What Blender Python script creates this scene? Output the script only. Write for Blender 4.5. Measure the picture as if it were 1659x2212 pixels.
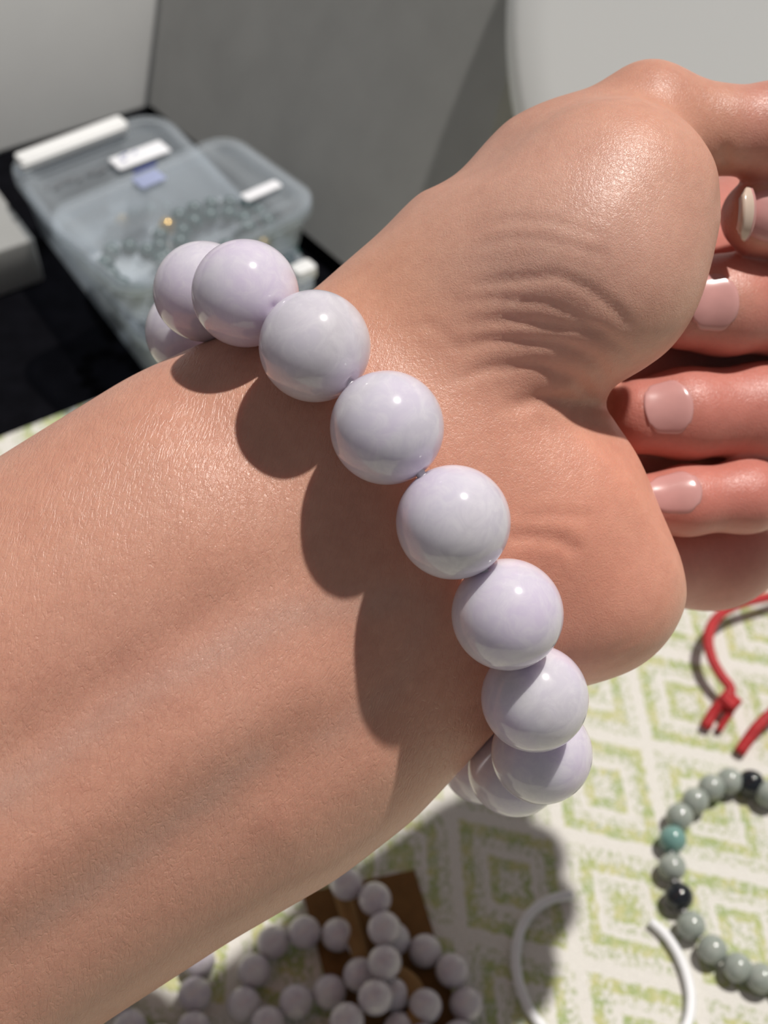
import bpy, math, random
import numpy as np
from mathutils import Vector, Matrix

random.seed(7)
rng = np.random.default_rng(7)
scene = bpy.context.scene
for o in list(bpy.data.objects):
    bpy.data.objects.remove(o)

# ------------------------------------------------------------------ camera
F = 2700.0                      # focal length in pixels of the 1659 x 2212 frame
PITCH = math.radians(48)        # camera looks down by this angle
H = 0.200                       # camera height above the cloth
HS = 0.755                      # size of the hand: 1.0 would make the worn beads 12 mm across
cam_data = bpy.data.cameras.new('camera')
cam = bpy.data.objects.new('camera', cam_data)
scene.collection.objects.link(cam)
cam.location = (0, 0, H)
cam.rotation_euler = (math.pi / 2 - PITCH, 0, 0)
cam_data.sensor_fit = 'VERTICAL'
cam_data.sensor_height = 36.0
cam_data.sensor_width = 27.0
cam_data.lens = F / 2212 * 36.0
cam_data.clip_start = 0.005
cam_data.clip_end = 50
cam_data.dof.use_dof = True
cam_data.dof.focus_distance = 0.136 * HS
cam_data.dof.aperture_fstop = 42.0
scene.camera = cam

# ------------------------------------------------------------------ world light
world = bpy.data.worlds.new('world')
scene.world = world
world.use_nodes = True
bg = world.node_tree.nodes['Background']
bg.inputs['Color'].default_value = (0.95, 0.97, 1.0, 1)
bg.inputs['Strength'].default_value = 0.165

# ------------------------------------------------------------------ sun
SUN_CAM = Vector((0.30, 0.785, 0.545)).normalized()      # direction to the sun, camera axes
def cam_vec(v):
    sp, cp = math.sin(PITCH), math.cos(PITCH)
    return Vector((v[0], v[1] * sp - v[2] * cp, v[1] * cp + v[2] * sp))
sun_data = bpy.data.lights.new('sun', 'SUN')
sun_data.energy = 3.6
sun_data.angle = math.radians(1.6)
sun_data.color = (1.0, 0.965, 0.91)
sun = bpy.data.objects.new('sun', sun_data)
scene.collection.objects.link(sun)
sun.rotation_euler = cam_vec(SUN_CAM).to_track_quat('Z', 'Y').to_euler()
sun.location = (0.3, 0.2, 1.5)

vs = scene.view_settings
vs.view_transform = 'Standard'
vs.look = 'None'
vs.exposure = 0.0
vs.gamma = 1.0
vs.use_curve_mapping = False

# ------------------------------------------------------------------ helpers
SP, CP = math.sin(PITCH), math.cos(PITCH)
def G(px, py, z=0.0):
    """point on the horizontal plane z seen at a pixel"""
    dx = (px - 829.5) / F; dy = -(py - 1106) / F
    d = (dx, dy * SP + CP, dy * CP - SP)
    t = (z - H) / d[2]
    return Vector((d[0] * t, d[1] * t, z))
def P(px, py, Z):
    """camera-axes point (mm): x right, y up, z depth"""
    return np.array([(px - 829.5) / F * Z, -(py - 1106) / F * Z, Z], dtype=float)
def C2W(a):
    """camera-axes mm (..,3) -> world metres"""
    a = np.asarray(a, dtype=float) * 0.001 * HS
    x, y, z = a[..., 0], a[..., 1], a[..., 2]
    return np.stack([x, y * SP + z * CP, y * CP - z * SP + H], axis=-1)

def link(o, parent=None):
    scene.collection.objects.link(o)
    if parent is not None:
        o.parent = parent
    return o
def empty(name, loc, label, cat, group=None):
    o = bpy.data.objects.new(name, None)
    o.empty_display_size = 0.005
    o.location = loc
    link(o)
    return tag(o, label, cat, group)
def tag(o, label=None, cat=None, group=None, kind=None):
    if label: o['label'] = label
    if cat: o['category'] = cat
    if group: o['group'] = group
    if kind: o['kind'] = kind
    return o
def mesh_obj(name, verts, faces, mat, parent=None, smooth=True, world=False):
    me = bpy.data.meshes.new(name)
    me.from_pydata([tuple(v) for v in verts], [], [tuple(f) for f in faces])
    me.materials.append(mat)
    if smooth:
        me.polygons.foreach_set('use_smooth', [True] * len(me.polygons))
    me.update()
    o = bpy.data.objects.new(name, me)
    link(o, parent)
    if world and parent is not None:
        o.location = -Vector(parent.location)
    return o
def put(o, parent):
    """parent an object built in world coordinates to an Empty that is only moved"""
    o.parent = parent
    o.location = Vector(o.location) - Vector(parent.location)
    return o

def sphere_mesh(name, r, nu=40, nv=24, mat=None, dimple=0.0):
    verts, faces = [], []
    for j in range(nv + 1):
        th = math.pi * j / nv
        for i in range(nu):
            ph = 2 * math.pi * i / nu
            z = r * math.cos(th)
            rr = r * math.sin(th)
            if dimple:
                e = max(0.0, 1 - rr / (0.16 * r))
                z -= math.copysign(dimple * e, z)
            verts.append((rr * math.cos(ph), rr * math.sin(ph), z))
    for j in range(nv):
        for i in range(nu):
            a = j * nu + i; b = j * nu + (i + 1) % nu
            faces.append((a, a + nu, b + nu, b))
    me = bpy.data.meshes.new(name)
    me.from_pydata(verts, [], faces)
    me.polygons.foreach_set('use_smooth', [True] * len(me.polygons))
    if mat: me.materials.append(mat)
    me.update()
    return me

def tube(name, pts, rad, mat, parent=None, seg=12, flat=1.0, closed=False, sub=6):
    """swept tube through points (Catmull-Rom), flat <1 squashes it vertically"""
    P0 = [Vector(p) for p in pts]
    n = len(P0)
    path = []
    rads = rad if isinstance(rad, (list, tuple)) else [rad] * n
    pr = []
    rngi = range(n) if closed else range(n - 1)
    for i in rngi:
        a = P0[(i - 1) % n] if (closed or i > 0) else P0[0] * 2 - P0[1]
        b = P0[i]; c = P0[(i + 1) % n]
        d = P0[(i + 2) % n] if (closed or i + 2 < n) else P0[-1] * 2 - P0[-2]
        for k in range(sub):
            t = k / sub
            path.append(0.5 * ((2 * b) + (c - a) * t + (2 * a - 5 * b + 4 * c - d) * t * t + (3 * b - a - 3 * c + d) * t ** 3))
            pr.append(rads[i] * (1 - t) + rads[(i + 1) % n] * t)
    if not closed:
        path.append(P0[-1]); pr.append(rads[-1])
    m = len(path)
    verts, faces = [], []
    for i in range(m):
        t = (path[(i + 1) % m] - path[i - 1]) if (closed or 0 < i < m - 1) else (path[1] - path[0] if i == 0 else path[-1] - path[-2])
        t.normalize()
        up = Vector((0, 0, 1))
        if abs(t.z) > 0.95: up = Vector((0, 1, 0))
        s = t.cross(up).normalized(); u = s.cross(t)
        for k in range(seg):
            a = 2 * math.pi * k / seg
            verts.append(path[i] + s * (pr[i] * math.cos(a)) + u * (pr[i] * flat * math.sin(a)))
    for i in range(m if closed else m - 1):
        for k in range(seg):
            a = i * seg + k; b = i * seg + (k + 1) % seg
            c = ((i + 1) % m) * seg + (k + 1) % seg; d = ((i + 1) % m) * seg + k
            faces.append((a, b, c, d))
    if not closed:
        faces.append(tuple(range(seg))[::-1])
        faces.append(tuple((m - 1) * seg + k for k in range(seg)))
    return mesh_obj(name, verts, faces, mat, parent)

def rrect(w, h, r, n=6):
    """rounded rectangle outline, counter-clockwise, centred"""
    out = []
    for cx, cy, a0 in ((w / 2 - r, h / 2 - r, 0), (-w / 2 + r, h / 2 - r, 90), (-w / 2 + r, -h / 2 + r, 180), (w / 2 - r, -h / 2 + r, 270)):
        for k in range(n + 1):
            a = math.radians(a0 + 90 * k / n)
            out.append((cx + r * math.cos(a), cy + r * math.sin(a)))
    return out
def loft(rings, cap0=True, cap1=True, wrap=False):
    verts, faces = [], []
    n = len(rings[0])
    for r in rings: verts += r
    m = len(rings)
    for j in range(m if wrap else m - 1):
        for i in range(n):
            a = j * n + i; b = j * n + (i + 1) % n
            c = ((j + 1) % m) * n + (i + 1) % n; d = ((j + 1) % m) * n + i
            faces.append((a, b, c, d))
    if not wrap:
        if cap0: faces.append(tuple(range(n))[::-1])
        if cap1: faces.append(tuple((m - 1) * n + k for k in range(n)))
    return verts, faces
def rbox(w, h, z0, z1, r, bev):
    """rounded slab with softened top and bottom edges"""
    R = []
    for (zz, ins) in ((z0, bev), (z0 + bev * .3, bev * .3), (z0 + bev, 0), (z1 - bev, 0), (z1 - bev * .3, bev * .3), (z1, bev)):
        R.append([(x, y, zz) for x, y in rrect(w - 2 * ins, h - 2 * ins, max(r - ins, 1e-4))])
    return loft(R)

# ------------------------------------------------------------------ material helpers
def new_mat(name):
    m = bpy.data.materials.new(name)
    m.use_nodes = True
    nt = m.node_tree
    b = nt.nodes['Principled BSDF']
    return m, nt, b
def node(nt, typ, **kw):
    n = nt.nodes.new(typ)
    for k, v in kw.items(): setattr(n, k, v)
    return n
def math_n(nt, op, a, b=None, clamp=False):
    n = node(nt, 'ShaderNodeMath', operation=op); n.use_clamp = clamp
    for i, v in enumerate((a, b)):
        if v is None: continue
        if hasattr(v, 'links'): nt.links.new(v, n.inputs[i])
        else: n.inputs[i].default_value = v
    return n.outputs[0]
def noise(nt, vec, scale, detail=3, rough=.5, dist=0.0):
    n = node(nt, 'ShaderNodeTexNoise')
    n.inputs['Scale'].default_value = scale
    n.inputs['Detail'].default_value = detail
    n.inputs['Roughness'].default_value = rough
    n.inputs['Distortion'].default_value = dist
    if vec is not None: nt.links.new(vec, n.inputs['Vector'])
    return n
def ramp(nt, fac, stops, interp='LINEAR'):
    n = node(nt, 'ShaderNodeValToRGB')
    n.color_ramp.interpolation = interp
    el = n.color_ramp.elements
    while len(el) < len(stops): el.new(0.5)
    for e, (p, c) in zip(el, stops):
        e.position = p
        e.color = c if len(c) == 4 else (*c, 1)
    nt.links.new(fac, n.inputs[0])
    return n
def mix_col(nt, fac, a, b, mode='MIX'):
    n = node(nt, 'ShaderNodeMix', data_type='RGBA', blend_type=mode)
    for i, v in ((0, fac), (6, a), (7, b)):
        if hasattr(v, 'links'): nt.links.new(v, n.inputs[i])
        else: n.inputs[i].default_value = v if i == 0 else (v if len(v) == 4 else (*v, 1))
    return n.outputs[2]
def simple(name, col, rough=.5, spec=.5, var=0.0, scale=300, bump=0.0):
    m, nt, b = new_mat(name)
    b.inputs['Roughness'].default_value = rough
    b.inputs['Specular IOR Level'].default_value = spec
    tc = node(nt, 'ShaderNodeTexCoord')
    nz = noise(nt, tc.outputs['Object'], scale, 4)
    lo = tuple(c * (1 - var) for c in col); hi = tuple(min(1, c * (1 + var)) for c in col)
    r = ramp(nt, nz.outputs['Fac'], ((.3, lo), (.7, hi)))
    nt.links.new(r.outputs[0], b.inputs['Base Color'])
    if bump:
        bp = node(nt, 'ShaderNodeBump'); bp.inputs['Strength'].default_value = bump
        bp.inputs['Distance'].default_value = 0.0004
        nt.links.new(nz.outputs['Fac'], bp.inputs['Height'])
        nt.links.new(bp.outputs[0], b.inputs['Normal'])
    return m

# ------------------------------------------------------------------ desk and tablecloth
E1 = Vector((0.845, 0.535, 0)).normalized()      # along the back edge of the cloth
E2 = Vector((0.535, -0.845, 0)).normalized()     # towards the viewer's right
NB = -E2                                         # away from the viewer
M_desk = simple('black_desk', (0.0035, 0.0035, 0.0050), .9, .03, .3, 200)
edge0 = G(0, 945)

def poly_slab(name, pts, z0, z1, mat, parent=None):
    n = len(pts)
    v = [(p[0], p[1], z0) for p in pts] + [(p[0], p[1], z1) for p in pts]
    f = [tuple(range(n))[::-1], tuple(range(n, 2 * n))] + [(i, (i + 1) % n, n + (i + 1) % n, n + i) for i in range(n)]
    return mesh_obj(name, v, f, mat, parent, smooth=False)
c0 = edge0 + E1 * -0.25; c1 = edge0 + E1 * 0.55
desk_pts = [c0 + NB * .35, c0 - NB * .5, c1 - NB * .5, c1 + NB * .35]
desk = poly_slab('desk', desk_pts, -0.03, -0.0012, M_desk)
tag(desk, 'black desk top showing at left beyond the tablecloth edge', 'desk')

def cloth_material():
    m, nt, b = new_mat('patterned_cloth')
    b.inputs['Roughness'].default_value = .9
    b.inputs['Specular IOR Level'].default_value = .15
    o = G(1216, 1792)
    a = G(1216, 1792) - G(982, 1741); bb = G(1257, 2066) - G(1216, 1792)
    det = a.x * bb.y - a.y * bb.x
    tc = node(nt, 'ShaderNodeTexCoord')
    sub = node(nt, 'ShaderNodeVectorMath', operation='SUBTRACT')
    nt.links.new(tc.outputs['Object'], sub.inputs[0]); sub.inputs[1].default_value = (o.x, o.y, 0)
    # slight weave irregularity
    wn = noise(nt, tc.outputs['Object'], 900, 2)
    wv = node(nt, 'ShaderNodeVectorMath', operation='MULTIPLY_ADD')
    nt.links.new(wn.outputs['Color'], wv.inputs[0]); wv.inputs[1].default_value = (.0016, .0016, 0); nt.links.new(sub.outputs[0], wv.inputs[2])
    def dot(v):
        d = node(nt, 'ShaderNodeVectorMath', operation='DOT_PRODUCT')
        nt.links.new(wv.outputs[0], d.inputs[0]); d.inputs[1].default_value = v
        return d.outputs['Value']
    u = dot((bb.y / det, -bb.x / det, 0)); v = dot((-a.y / det, a.x / det, 0))
    fu = math_n(nt, 'FRACT', u); fv = math_n(nt, 'FRACT', v)
    au = math_n(nt, 'MULTIPLY', math_n(nt, 'ABSOLUTE', math_n(nt, 'SUBTRACT', fu, .5)), 2)
    av = math_n(nt, 'MULTIPLY', math_n(nt, 'ABSOLUTE', math_n(nt, 'SUBTRACT', fv, .5)), 2)
    mm = math_n(nt, 'MAXIMUM', au, av)
    par = math_n(nt, 'MODULO', math_n(nt, 'ABSOLUTE', math_n(nt, 'ADD', math_n(nt, 'FLOOR', u), math_n(nt, 'FLOOR', v))), 2)
    def g(x): return (x, x, x)
    S, W, D = .56, .10, .80
    rA = ramp(nt, mm, ((0, g(D)), (.24, g(S)), (.40, g(W)), (.50, g(D)), (.68, g(S)), (.90, g(W))), 'CONSTANT')
    rB = ramp(nt, mm, ((0, g(S)), (.20, g(D)), (.38, g(W)), (.50, g(S)), (.66, g(D)), (.86, g(W))), 'CONSTANT')
    dens = mix_col(nt, par, rA.outputs[0], rB.outputs[0])
    # stitches
    st = noise(nt, tc.outputs['Object'], 1350, 2, .55)
    st.noise_dimensions = '3D'
    mp = node(nt, 'ShaderNodeMapping'); mp.inputs['Rotation'].default_value = (0, 0, .9); mp.inputs['Scale'].default_value = (1, .55, 1)
    nt.links.new(tc.outputs['Object'], mp.inputs[0])
    st2 = noise(nt, mp.outputs[0], 1300, 2, .5)
    stv = math_n(nt, 'ADD', math_n(nt, 'MULTIPLY', st.outputs['Fac'], .5), math_n(nt, 'MULTIPLY', st2.outputs['Fac'], .5))
    stn = math_n(nt, 'MULTIPLY', math_n(nt, 'SUBTRACT', stv, .30), 2.5)      # spread to 0..1
    msk = math_n(nt, 'MULTIPLY', math_n(nt, 'SUBTRACT', dens, stn), 3.4, True)
    hue = noise(nt, tc.outputs['Object'], 260, 2)
    green = ramp(nt, hue.outputs['Fac'], ((.36, (.33, .40, .17)), (.50, (.43, .46, .20)), (.62, (.55, .52, .25)), (.7, (.37, .42, .28))))
    wn2 = noise(nt, tc.outputs['Object'], 2500, 2)
    white = ramp(nt, wn2.outputs['Fac'], ((.3, (.60, .575, .53)), (.7, (.74, .715, .67))))
    strong = math_n(nt, 'MULTIPLY', math_n(nt, 'SUBTRACT', dens, .45), 2.4, True)
    inkc = mix_col(nt, strong, (.37, .41, .27), green.outputs[0])
    col = mix_col(nt, msk, white.outputs[0], inkc)
    nt.links.new(col, b.inputs['Base Color'])
    bp = node(nt, 'ShaderNodeBump'); bp.inputs['Strength'].default_value = .35; bp.inputs['Distance'].default_value = .0006
    nt.links.new(stv, bp.inputs['Height']); nt.links.new(bp.outputs[0], b.inputs['Normal'])
    return m
M_cloth = cloth_material()
cloth_pts = [edge0 + E1 * -0.2, edge0 + E1 * -0.2 - NB * .42, edge0 + E1 * .5 - NB * .42, edge0 + E1 * .5]
cloth = poly_slab('tablecloth', cloth_pts, -0.0011, 0.0, M_cloth)
tag(cloth, 'white tablecloth woven with green concentric squares, under the beads', 'tablecloth')

# ------------------------------------------------------------------ things standing at the back
def oriented_box(name, origin, ex, ey, w, d, z0, z1, r, bev, mat, parent=None):
    """box with footprint origin + [0,w]*ex + [0,d]*ey"""
    v, f = rbox(w, d, z0, z1, r, bev)
    ang = math.atan2(ex.y, ex.x)
    M = Matrix.Rotation(ang, 4, 'Z')
    c = origin + ex * (w / 2) + ey * (d / 2)
    o = mesh_obj(name, v, f, mat, parent)
    o.matrix_local = Matrix.Translation((c.x, c.y, 0)) @ M
    if parent is not None:
        o.location = Vector(o.location) - Vector(parent.location)
    md = o.modifiers.new('edges', 'EDGE_SPLIT'); md.split_angle = math.radians(50)
    return o
M_grey = simple('grey_board', (0.37, 0.367, 0.357), .85, .2, .06, 60)
M_panel = simple('pale_panel', (0.80, 0.80, 0.79), .7, .25, .03, 40)
M_white = simple('white_plastic', (0.80, 0.80, 0.80), .45, .4, .02, 40)
M_round = simple('white_enamel', (0.88, 0.885, 0.89), .5, .4, .015, 15)

corner = G(318, 240)
E2g = (Matrix.Rotation(math.radians(5.0), 3, 'Z') @ E2).normalized(); E1g = Vector((-E2g.y, E2g.x, 0))
def leaning_board():
    L = math.radians(29)
    dv = Vector((0, 0, math.cos(L))) + E1g * math.sin(L)
    nv_ = E1g * math.cos(L) - Vector((0, 0, math.sin(L)))
    q = [(.002, 0), (.140, 0), (.106, .140), (-.046, .140)]
    v = [Vector((corner.x, corner.y, .0032)) + E2g * a_ + dv * b_ for a_, b_ in q]
    v += [p + nv_ * .006 for p in v]
    f = [(3, 2, 1, 0), (4, 5, 6, 7)] + [(k, (k + 1) % 4, 4 + (k + 1) % 4, 4 + k) for k in range(4)]
    return mesh_obj('grey_board_panel', v, f, M_grey, None, False)
grey = leaning_board()
tag(grey, 'wide grey board leaning back behind the hand and plastic boxes', 'board')
panel = oriented_box('pale_panel', corner - E1 * .30 + NB * .003, E1, NB, .335, .05, -.0008, .16, .002, .001, M_panel)
_pv = corner + NB * .003
panel.matrix_world = Matrix.Translation(_pv) @ Matrix.Rotation(math.radians(23), 4, -E1) @ Matrix.Translation(-_pv) @ panel.matrix_basis
tag(panel, 'pale grey panel leaning behind the clear boxes at upper left', 'panel')
M_tray = simple('grey_plastic', (0.30, 0.30, 0.295), .6, .3, .04, 40)
low = oriented_box('grey_tray', G(0, 633) - E1 * .10, E1, NB, .112, .030, -.001, .012, .001, .0006, M_tray)
tag(low, 'low grey tray lying beside the large clear plastic box', 'tray')

# white round panel
def round_panel():
    base = G(1875, 1000)
    R = .094
    verts = []
    rings = []
    prof = [(0.0, -.003), (.5, -.003), (.9, -.003), (.965, -.0026), (.99, -.0015), (1.0, 0.0), (.99, .0015), (.965, .0026), (.9, .003), (.5, .003), (0.0, .003)]
    n = 128
    for (rr, zz) in prof:
        rings.append([(R * max(rr, 1e-4) * math.cos(2 * math.pi * k / n), R * max(rr, 1e-4) * math.sin(2 * math.pi * k / n), -zz) for k in range(n)])
    v, f = loft(rings)
    o = mesh_obj('round_panel', v, f, M_round)
    tilt = math.radians(56)
    Mx = Matrix.Rotation(math.radians(-12), 4, 'Z') @ Matrix.Rotation(tilt, 4, 'X')
    up = Mx @ Vector((0, 1, 0))
    c = Vector((base.x, base.y, 0)) + up * R
    c.z = max(c.z, R * math.sin(tilt)) + .002
    o.matrix_world = Matrix.Translation(c) @ Mx
    tag(o, 'large white round panel leaning upright behind the thumb', 'panel')
    return o
round_panel()

# ------------------------------------------------------------------ clear plastic boxes
def plastic(name, tint, op, rough=.28):
    m, nt, b = new_mat(name)
    b.inputs['Base Color'].default_value = (*tint, 1)
    b.inputs['Roughness'].default_value = rough
    b.inputs['Specular IOR Level'].default_value = .6
    tr = node(nt, 'ShaderNodeBsdfTransparent'); tr.inputs[0].default_value = (.93, .95, .97, 1)
    mx = node(nt, 'ShaderNodeMixShader')
    tc = node(nt, 'ShaderNodeTexCoord')
    nz = noise(nt, tc.outputs['Object'], 70, 3)
    lw = node(nt, 'ShaderNodeLayerWeight'); lw.inputs['Blend'].default_value = .35
    fac = math_n(nt, 'ADD', math_n(nt, 'MULTIPLY', nz.outputs['Fac'], op * .5), math_n(nt, 'MULTIPLY', lw.outputs['Facing'], .30))
    fac = math_n(nt, 'ADD', fac, op * .72, True)
    nt.links.new(fac, mx.inputs[0])
    nt.links.new(tr.outputs[0], mx.inputs[1]); nt.links.new(b.outputs[0], mx.inputs[2])
    nt.links.new(mx.outputs[0], nt.nodes['Material Output'].inputs['Surface'])
    return m
M_clear = plastic('frosted_plastic', (.62, .66, .70), .12)
M_lid = plastic('frosted_lid', (.62, .67, .72), .10, .5)
M_label = simple('white_sticker', (.82, .82, .86), .6, .3, .03, 300)
M_ink = simple('blue_ink', (.07, .09, .33), .6, .3, .1, 300)
M_blue = simple('pale_blue_sticker', (.33, .37, .56), .6, .3, .08, 200)
M_mark = simple('grey_ink', (.16, .16, .17), .6, .3, .1, 300)

def shell(w, d, z0, z1, r, taper, t):
    """open-topped tray with walls"""
    rings = []
    def ring(ins, z): return [(x, y, z) for x, y in rrect(w - 2 * ins, d - 2 * ins, max(r - ins, 5e-4))]
    rings = [ring(taper + .002, z0), ring(taper + .0006, z0 + .0006), ring(taper, z0 + .002), ring(0, z1), ring(-.0012, z1), ring(-.0012, z1 + .0008),
             ring(t, z1 + .0008), ring(taper + t, z0 + .002), ring(taper + t + .002, z0 + t)]
    return loft(rings)
def lid_mesh(w, d, z, r):
    def ring(ins, zz): return [(x, y, zz) for x, y in rrect(w - 2 * ins, d - 2 * ins, max(r - ins, 5e-4))]
    rings = [ring(.0002, z - .004), ring(-.0012, z - .0035), ring(-.0012, z - .0004), ring(-.0006, z + .0002), ring(.0012, z + .0003), ring(.0028, z + .0002),
             ring(.0036, z - .0009), ring(.0056, z - .0010)]
    return loft(rings, cap0=False, cap1=True)

def clear_box(name, label, center, ex, w, d, z0, zt, r):
    root = empty(name, (center.x, center.y, z0), label, 'box', None)
    ang = math.atan2(ex.y, ex.x)
    root.rotation_euler = (0, 0, ang)
    v, f = shell(w, d, 0, zt - z0 - .0022, r, .0022, .0008)
    mesh_obj('tray', v, f, M_clear, root)
    v, f = lid_mesh(w, d, zt - z0, r)
    mesh_obj('lid', v, f, M_lid, root)
    return root
# lower, larger box
k00, k10, k11, k01 = (G(*c, .022) for c in ((5, 348), (325, 243), (715, 560), (330, 790)))
cen1 = (k00 + k10 + k11 + k01) / 4
box1 = clear_box('clear_box', 'large clear plastic box with lid, long white strip and blue sticker', cen1, E1, .0425, .0870, 0.0003, .022, .008)
def on_box(root, name, w, d, z0, z1, px, py, zpx, ang, mat, r=.0008, parent=None):
    """flat piece lying on a box, placed in the box's own axes"""
    wp = G(px, py, zpx)
    loc = Matrix.Rotation(-root.rotation_euler.z, 4, 'Z') @ (wp - Vector(root.location))
    v, f = rbox(w, d, z0, z1, r, min(.0004, (z1 - z0) * .4))
    o = mesh_obj(name, v, f, mat, parent or root)
    o.location = (loc.x, loc.y, 0)
    o.rotation_euler = (0, 0, ang)
    return o
a_lat = math.atan2(*(lambda v: (v.y, v.x))(G(285, 262, .024) - G(30, 358, .024))) - box1.rotation_euler.z
lat = on_box(box1, 'latch', .0305, .0052, .0222, .0252, 157, 309, .024, a_lat, M_white, .001)
on_box(box1, 'latch_ridge', .0300, .0010, .0250, .0258, 162, 322, .025, a_lat, M_white, .0004)
lab = on_box(box1, 'sticker', .0150, .0062, .0222, .0225, 303, 340, .022, a_lat - .02, M_label, .0006)
for k in range(7):
    on_box(box1, 'ink_mark', .0016 + .0008 * (k % 3), .0007, .0215, .0217, 100 + 24 * k, 408 - 8.5 * k + (k % 2) * 4, .0216, a_lat + (.3 if k % 2 else -.2), M_mark, .0002)
for k, (x, y) in enumerate(((272, 335), (262, 341), (268, 349), (292, 331))):
    on_box(box1, 'ink_mark', .0012, .0005, .0226, .0227, x, y, .0226, a_lat + .7 * (k % 2), M_ink, .0001)

# upper, smaller box
q0, q1, q2 = (G(*c, .037) for c in ((485, 285), (675, 425), (258, 622)))
ex2 = (q1 - q2).normalized()
cen2 = (q0 + q2) / 2 + Vector((0.003, 0.000, 0))
ey2 = (q0 - q1)
ey2 = Vector((-ex2.y, ex2.x, 0))
cen2 = q1 - ex2 * .0245 + ey2 * .0165
box2 = clear_box('clear_box', 'smaller clear plastic box with short white sticker, resting on a larger one', cen2, ex2, .0500, .0350, .0226, .037, .006)
a2 = math.atan2(*(lambda v: (v.y, v.x))(G(612, 395, .037) - G(518, 437, .037))) - box2.rotation_euler.z
on_box(box2, 'sticker', .0098, .0033, .0372 - .0226, .0376 - .0226, 565, 415, .037, a2, M_label, .0008)
on_box(box2, 'blue_sticker', .0066, .0052, .0372 - .0226, .0374 - .0226, 322, 388, .037, a2, M_blue, .0004)
on_box(box2, 'ink_line', .0062, .0009, .0374 - .0226, .0376 - .0226, 314, 366, .037, a2, M_ink, .0002)
# small white latch at the right end of the lower box
on_box(box1, 'end_clip', .0055, .0042, .0205, .0235, 655, 588, .022, a_lat, M_white, .001)

# teal and gold bead strands inside the boxes
def bead_material(name, cols, rough=.12, sss=.25, rad=(.0012, .0010, .0012), scale=260, emph=.5):
    m, nt, b = new_mat(name)
    b.inputs['Roughness'].default_value = rough
    b.inputs['IOR'].default_value = 1.6
    b.inputs['Subsurface Weight'].default_value = sss
    b.inputs['Subsurface Radius'].default_value = (1, .9, 1)
    b.inputs['Subsurface Scale'].default_value = rad[0]
    tc = node(nt, 'ShaderNodeTexCoord')
    oi = node(nt, 'ShaderNodeObjectInfo')
    ad = node(nt, 'ShaderNodeVectorMath', operation='ADD')
    nt.links.new(tc.outputs['Object'], ad.inputs[0])
    cm = node(nt, 'ShaderNodeVectorMath', operation='SCALE')
    nt.links.new(oi.outputs['Location'], cm.inputs[0]); cm.inputs['Scale'].default_value = 7.0
    nt.links.new(cm.outputs[0], ad.inputs[1])
    n1 = noise(nt, ad.outputs[0], scale, 5, .6, .6)
    n = len(cols)
    r = ramp(nt, n1.outputs['Fac'], [(.3 + .4 * i / max(1, n - 1), c) for i, c in enumerate(cols)])
    nt.links.new(r.outputs[0], b.inputs['Base Color'])
    return m
M_teal = bead_material('teal_stone', ((.006, .035, .036), (.014, .065, .062)), .3, .0, scale=400)
M_gold = simple('gold_metal', (.75, .47, .14), .25, .5, .1, 300)
M_gold.node_tree.nodes['Principled BSDF'].inputs['Metallic'].default_value = .9
M_rose = simple('red_thread', (.45, .06, .09), .6, .3, .1, 300)
M_thread = simple('clear_elastic', (.70, .68, .72), .4, .5, .05, 300)
r_teal = .0021
me_teal = sphere_mesh('bead', r_teal, 16, 10, M_teal)
me_gold = sphere_mesh('bead', r_teal * .95, 16, 10, M_gold)
me_rose = sphere_mesh('bead', r_teal * .9, 16, 10, M_rose)
def strand(name, label, cat, pts, meshes, radius, thread=M_thread, group=None, closed=True, noise_z=0.0):
    root = empty(name, pts[0], label, cat, group)
    for i, p in enumerate(pts):
        me = meshes[i % len(meshes)] if isinstance(meshes, (list, tuple)) else meshes
        b = bpy.data.objects.new('bead', me)
        link(b, root)
        b.location = Vector(p) - Vector(root.location)
        q = Vector(pts[(i + 1) % len(pts)]) - Vector(pts[i - 1])
        if q.length > 1e-9:
            b.rotation_euler = q.to_track_quat('Z', 'Y').to_euler()
    t = tube('elastic', [Vector(p) - Vector(root.location) for p in pts], radius * .09, thread, root, 8, 1.0, closed, 3)
    return root
def oval(c, ax, ay, a, b, r, z, gap=1.03):
    n = 720
    pts = []; last = None
    per = math.pi * (3 * (a + b) - math.sqrt((3 * a + b) * (a + 3 * b)))
    cnt = int(per / (2 * r * gap))
    # arc-length samples
    s = 0; prev = None; acc = [0]; P_ = []
    for k in range(n + 1):
        t = 2 * math.pi * k / n
        p = c + ax * (a * math.cos(t)) + ay * (b * math.sin(t))
        P_.append(p)
        if prev is not None: acc.append(acc[-1] + (p - prev).length)
        prev = p
    for j in range(cnt):
        d = acc[-1] * j / cnt
        k = next(i for i in range(n + 1) if acc[i] >= d - 1e-12)
        q = P_[k].copy(); q.z = z
        pts.append(q)
    return pts
X2 = ex2; Y2 = Vector((-ex2.y, ex2.x, 0))
tz = .0226 + .0008 + r_teal
tc_a = Vector((cen2.x, cen2.y, 0))
mx = [me_teal] * 6 + [me_gold] + [me_teal] * 8 + [me_gold]
strand('teal_bracelet', 'dark teal bead bracelet with gold beads inside the smaller clear box', 'bracelet', oval(tc_a + X2 * .0075, X2, Y2, .0135, .0115, r_teal, tz), mx, r_teal)
strand('teal_bracelet', 'dark teal bead loop at the left inside the smaller clear box', 'bracelet', oval(tc_a - X2 * .0135, X2, Y2, .0060, .0100, r_teal, tz), [me_teal] * 9 + [me_gold], r_teal)
strand('teal_bracelet', 'inner dark teal bead loop lying inside the smaller clear box', 'bracelet', oval(tc_a + X2 * .0075, X2, Y2, .0086, .0066, r_teal, tz + .0004), [me_teal], r_teal)
lz = .0008 + r_teal
B1x = E1; B1y = Vector((-E1.y, E1.x, 0))
cc1 = G(330, 490, .004)
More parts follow.
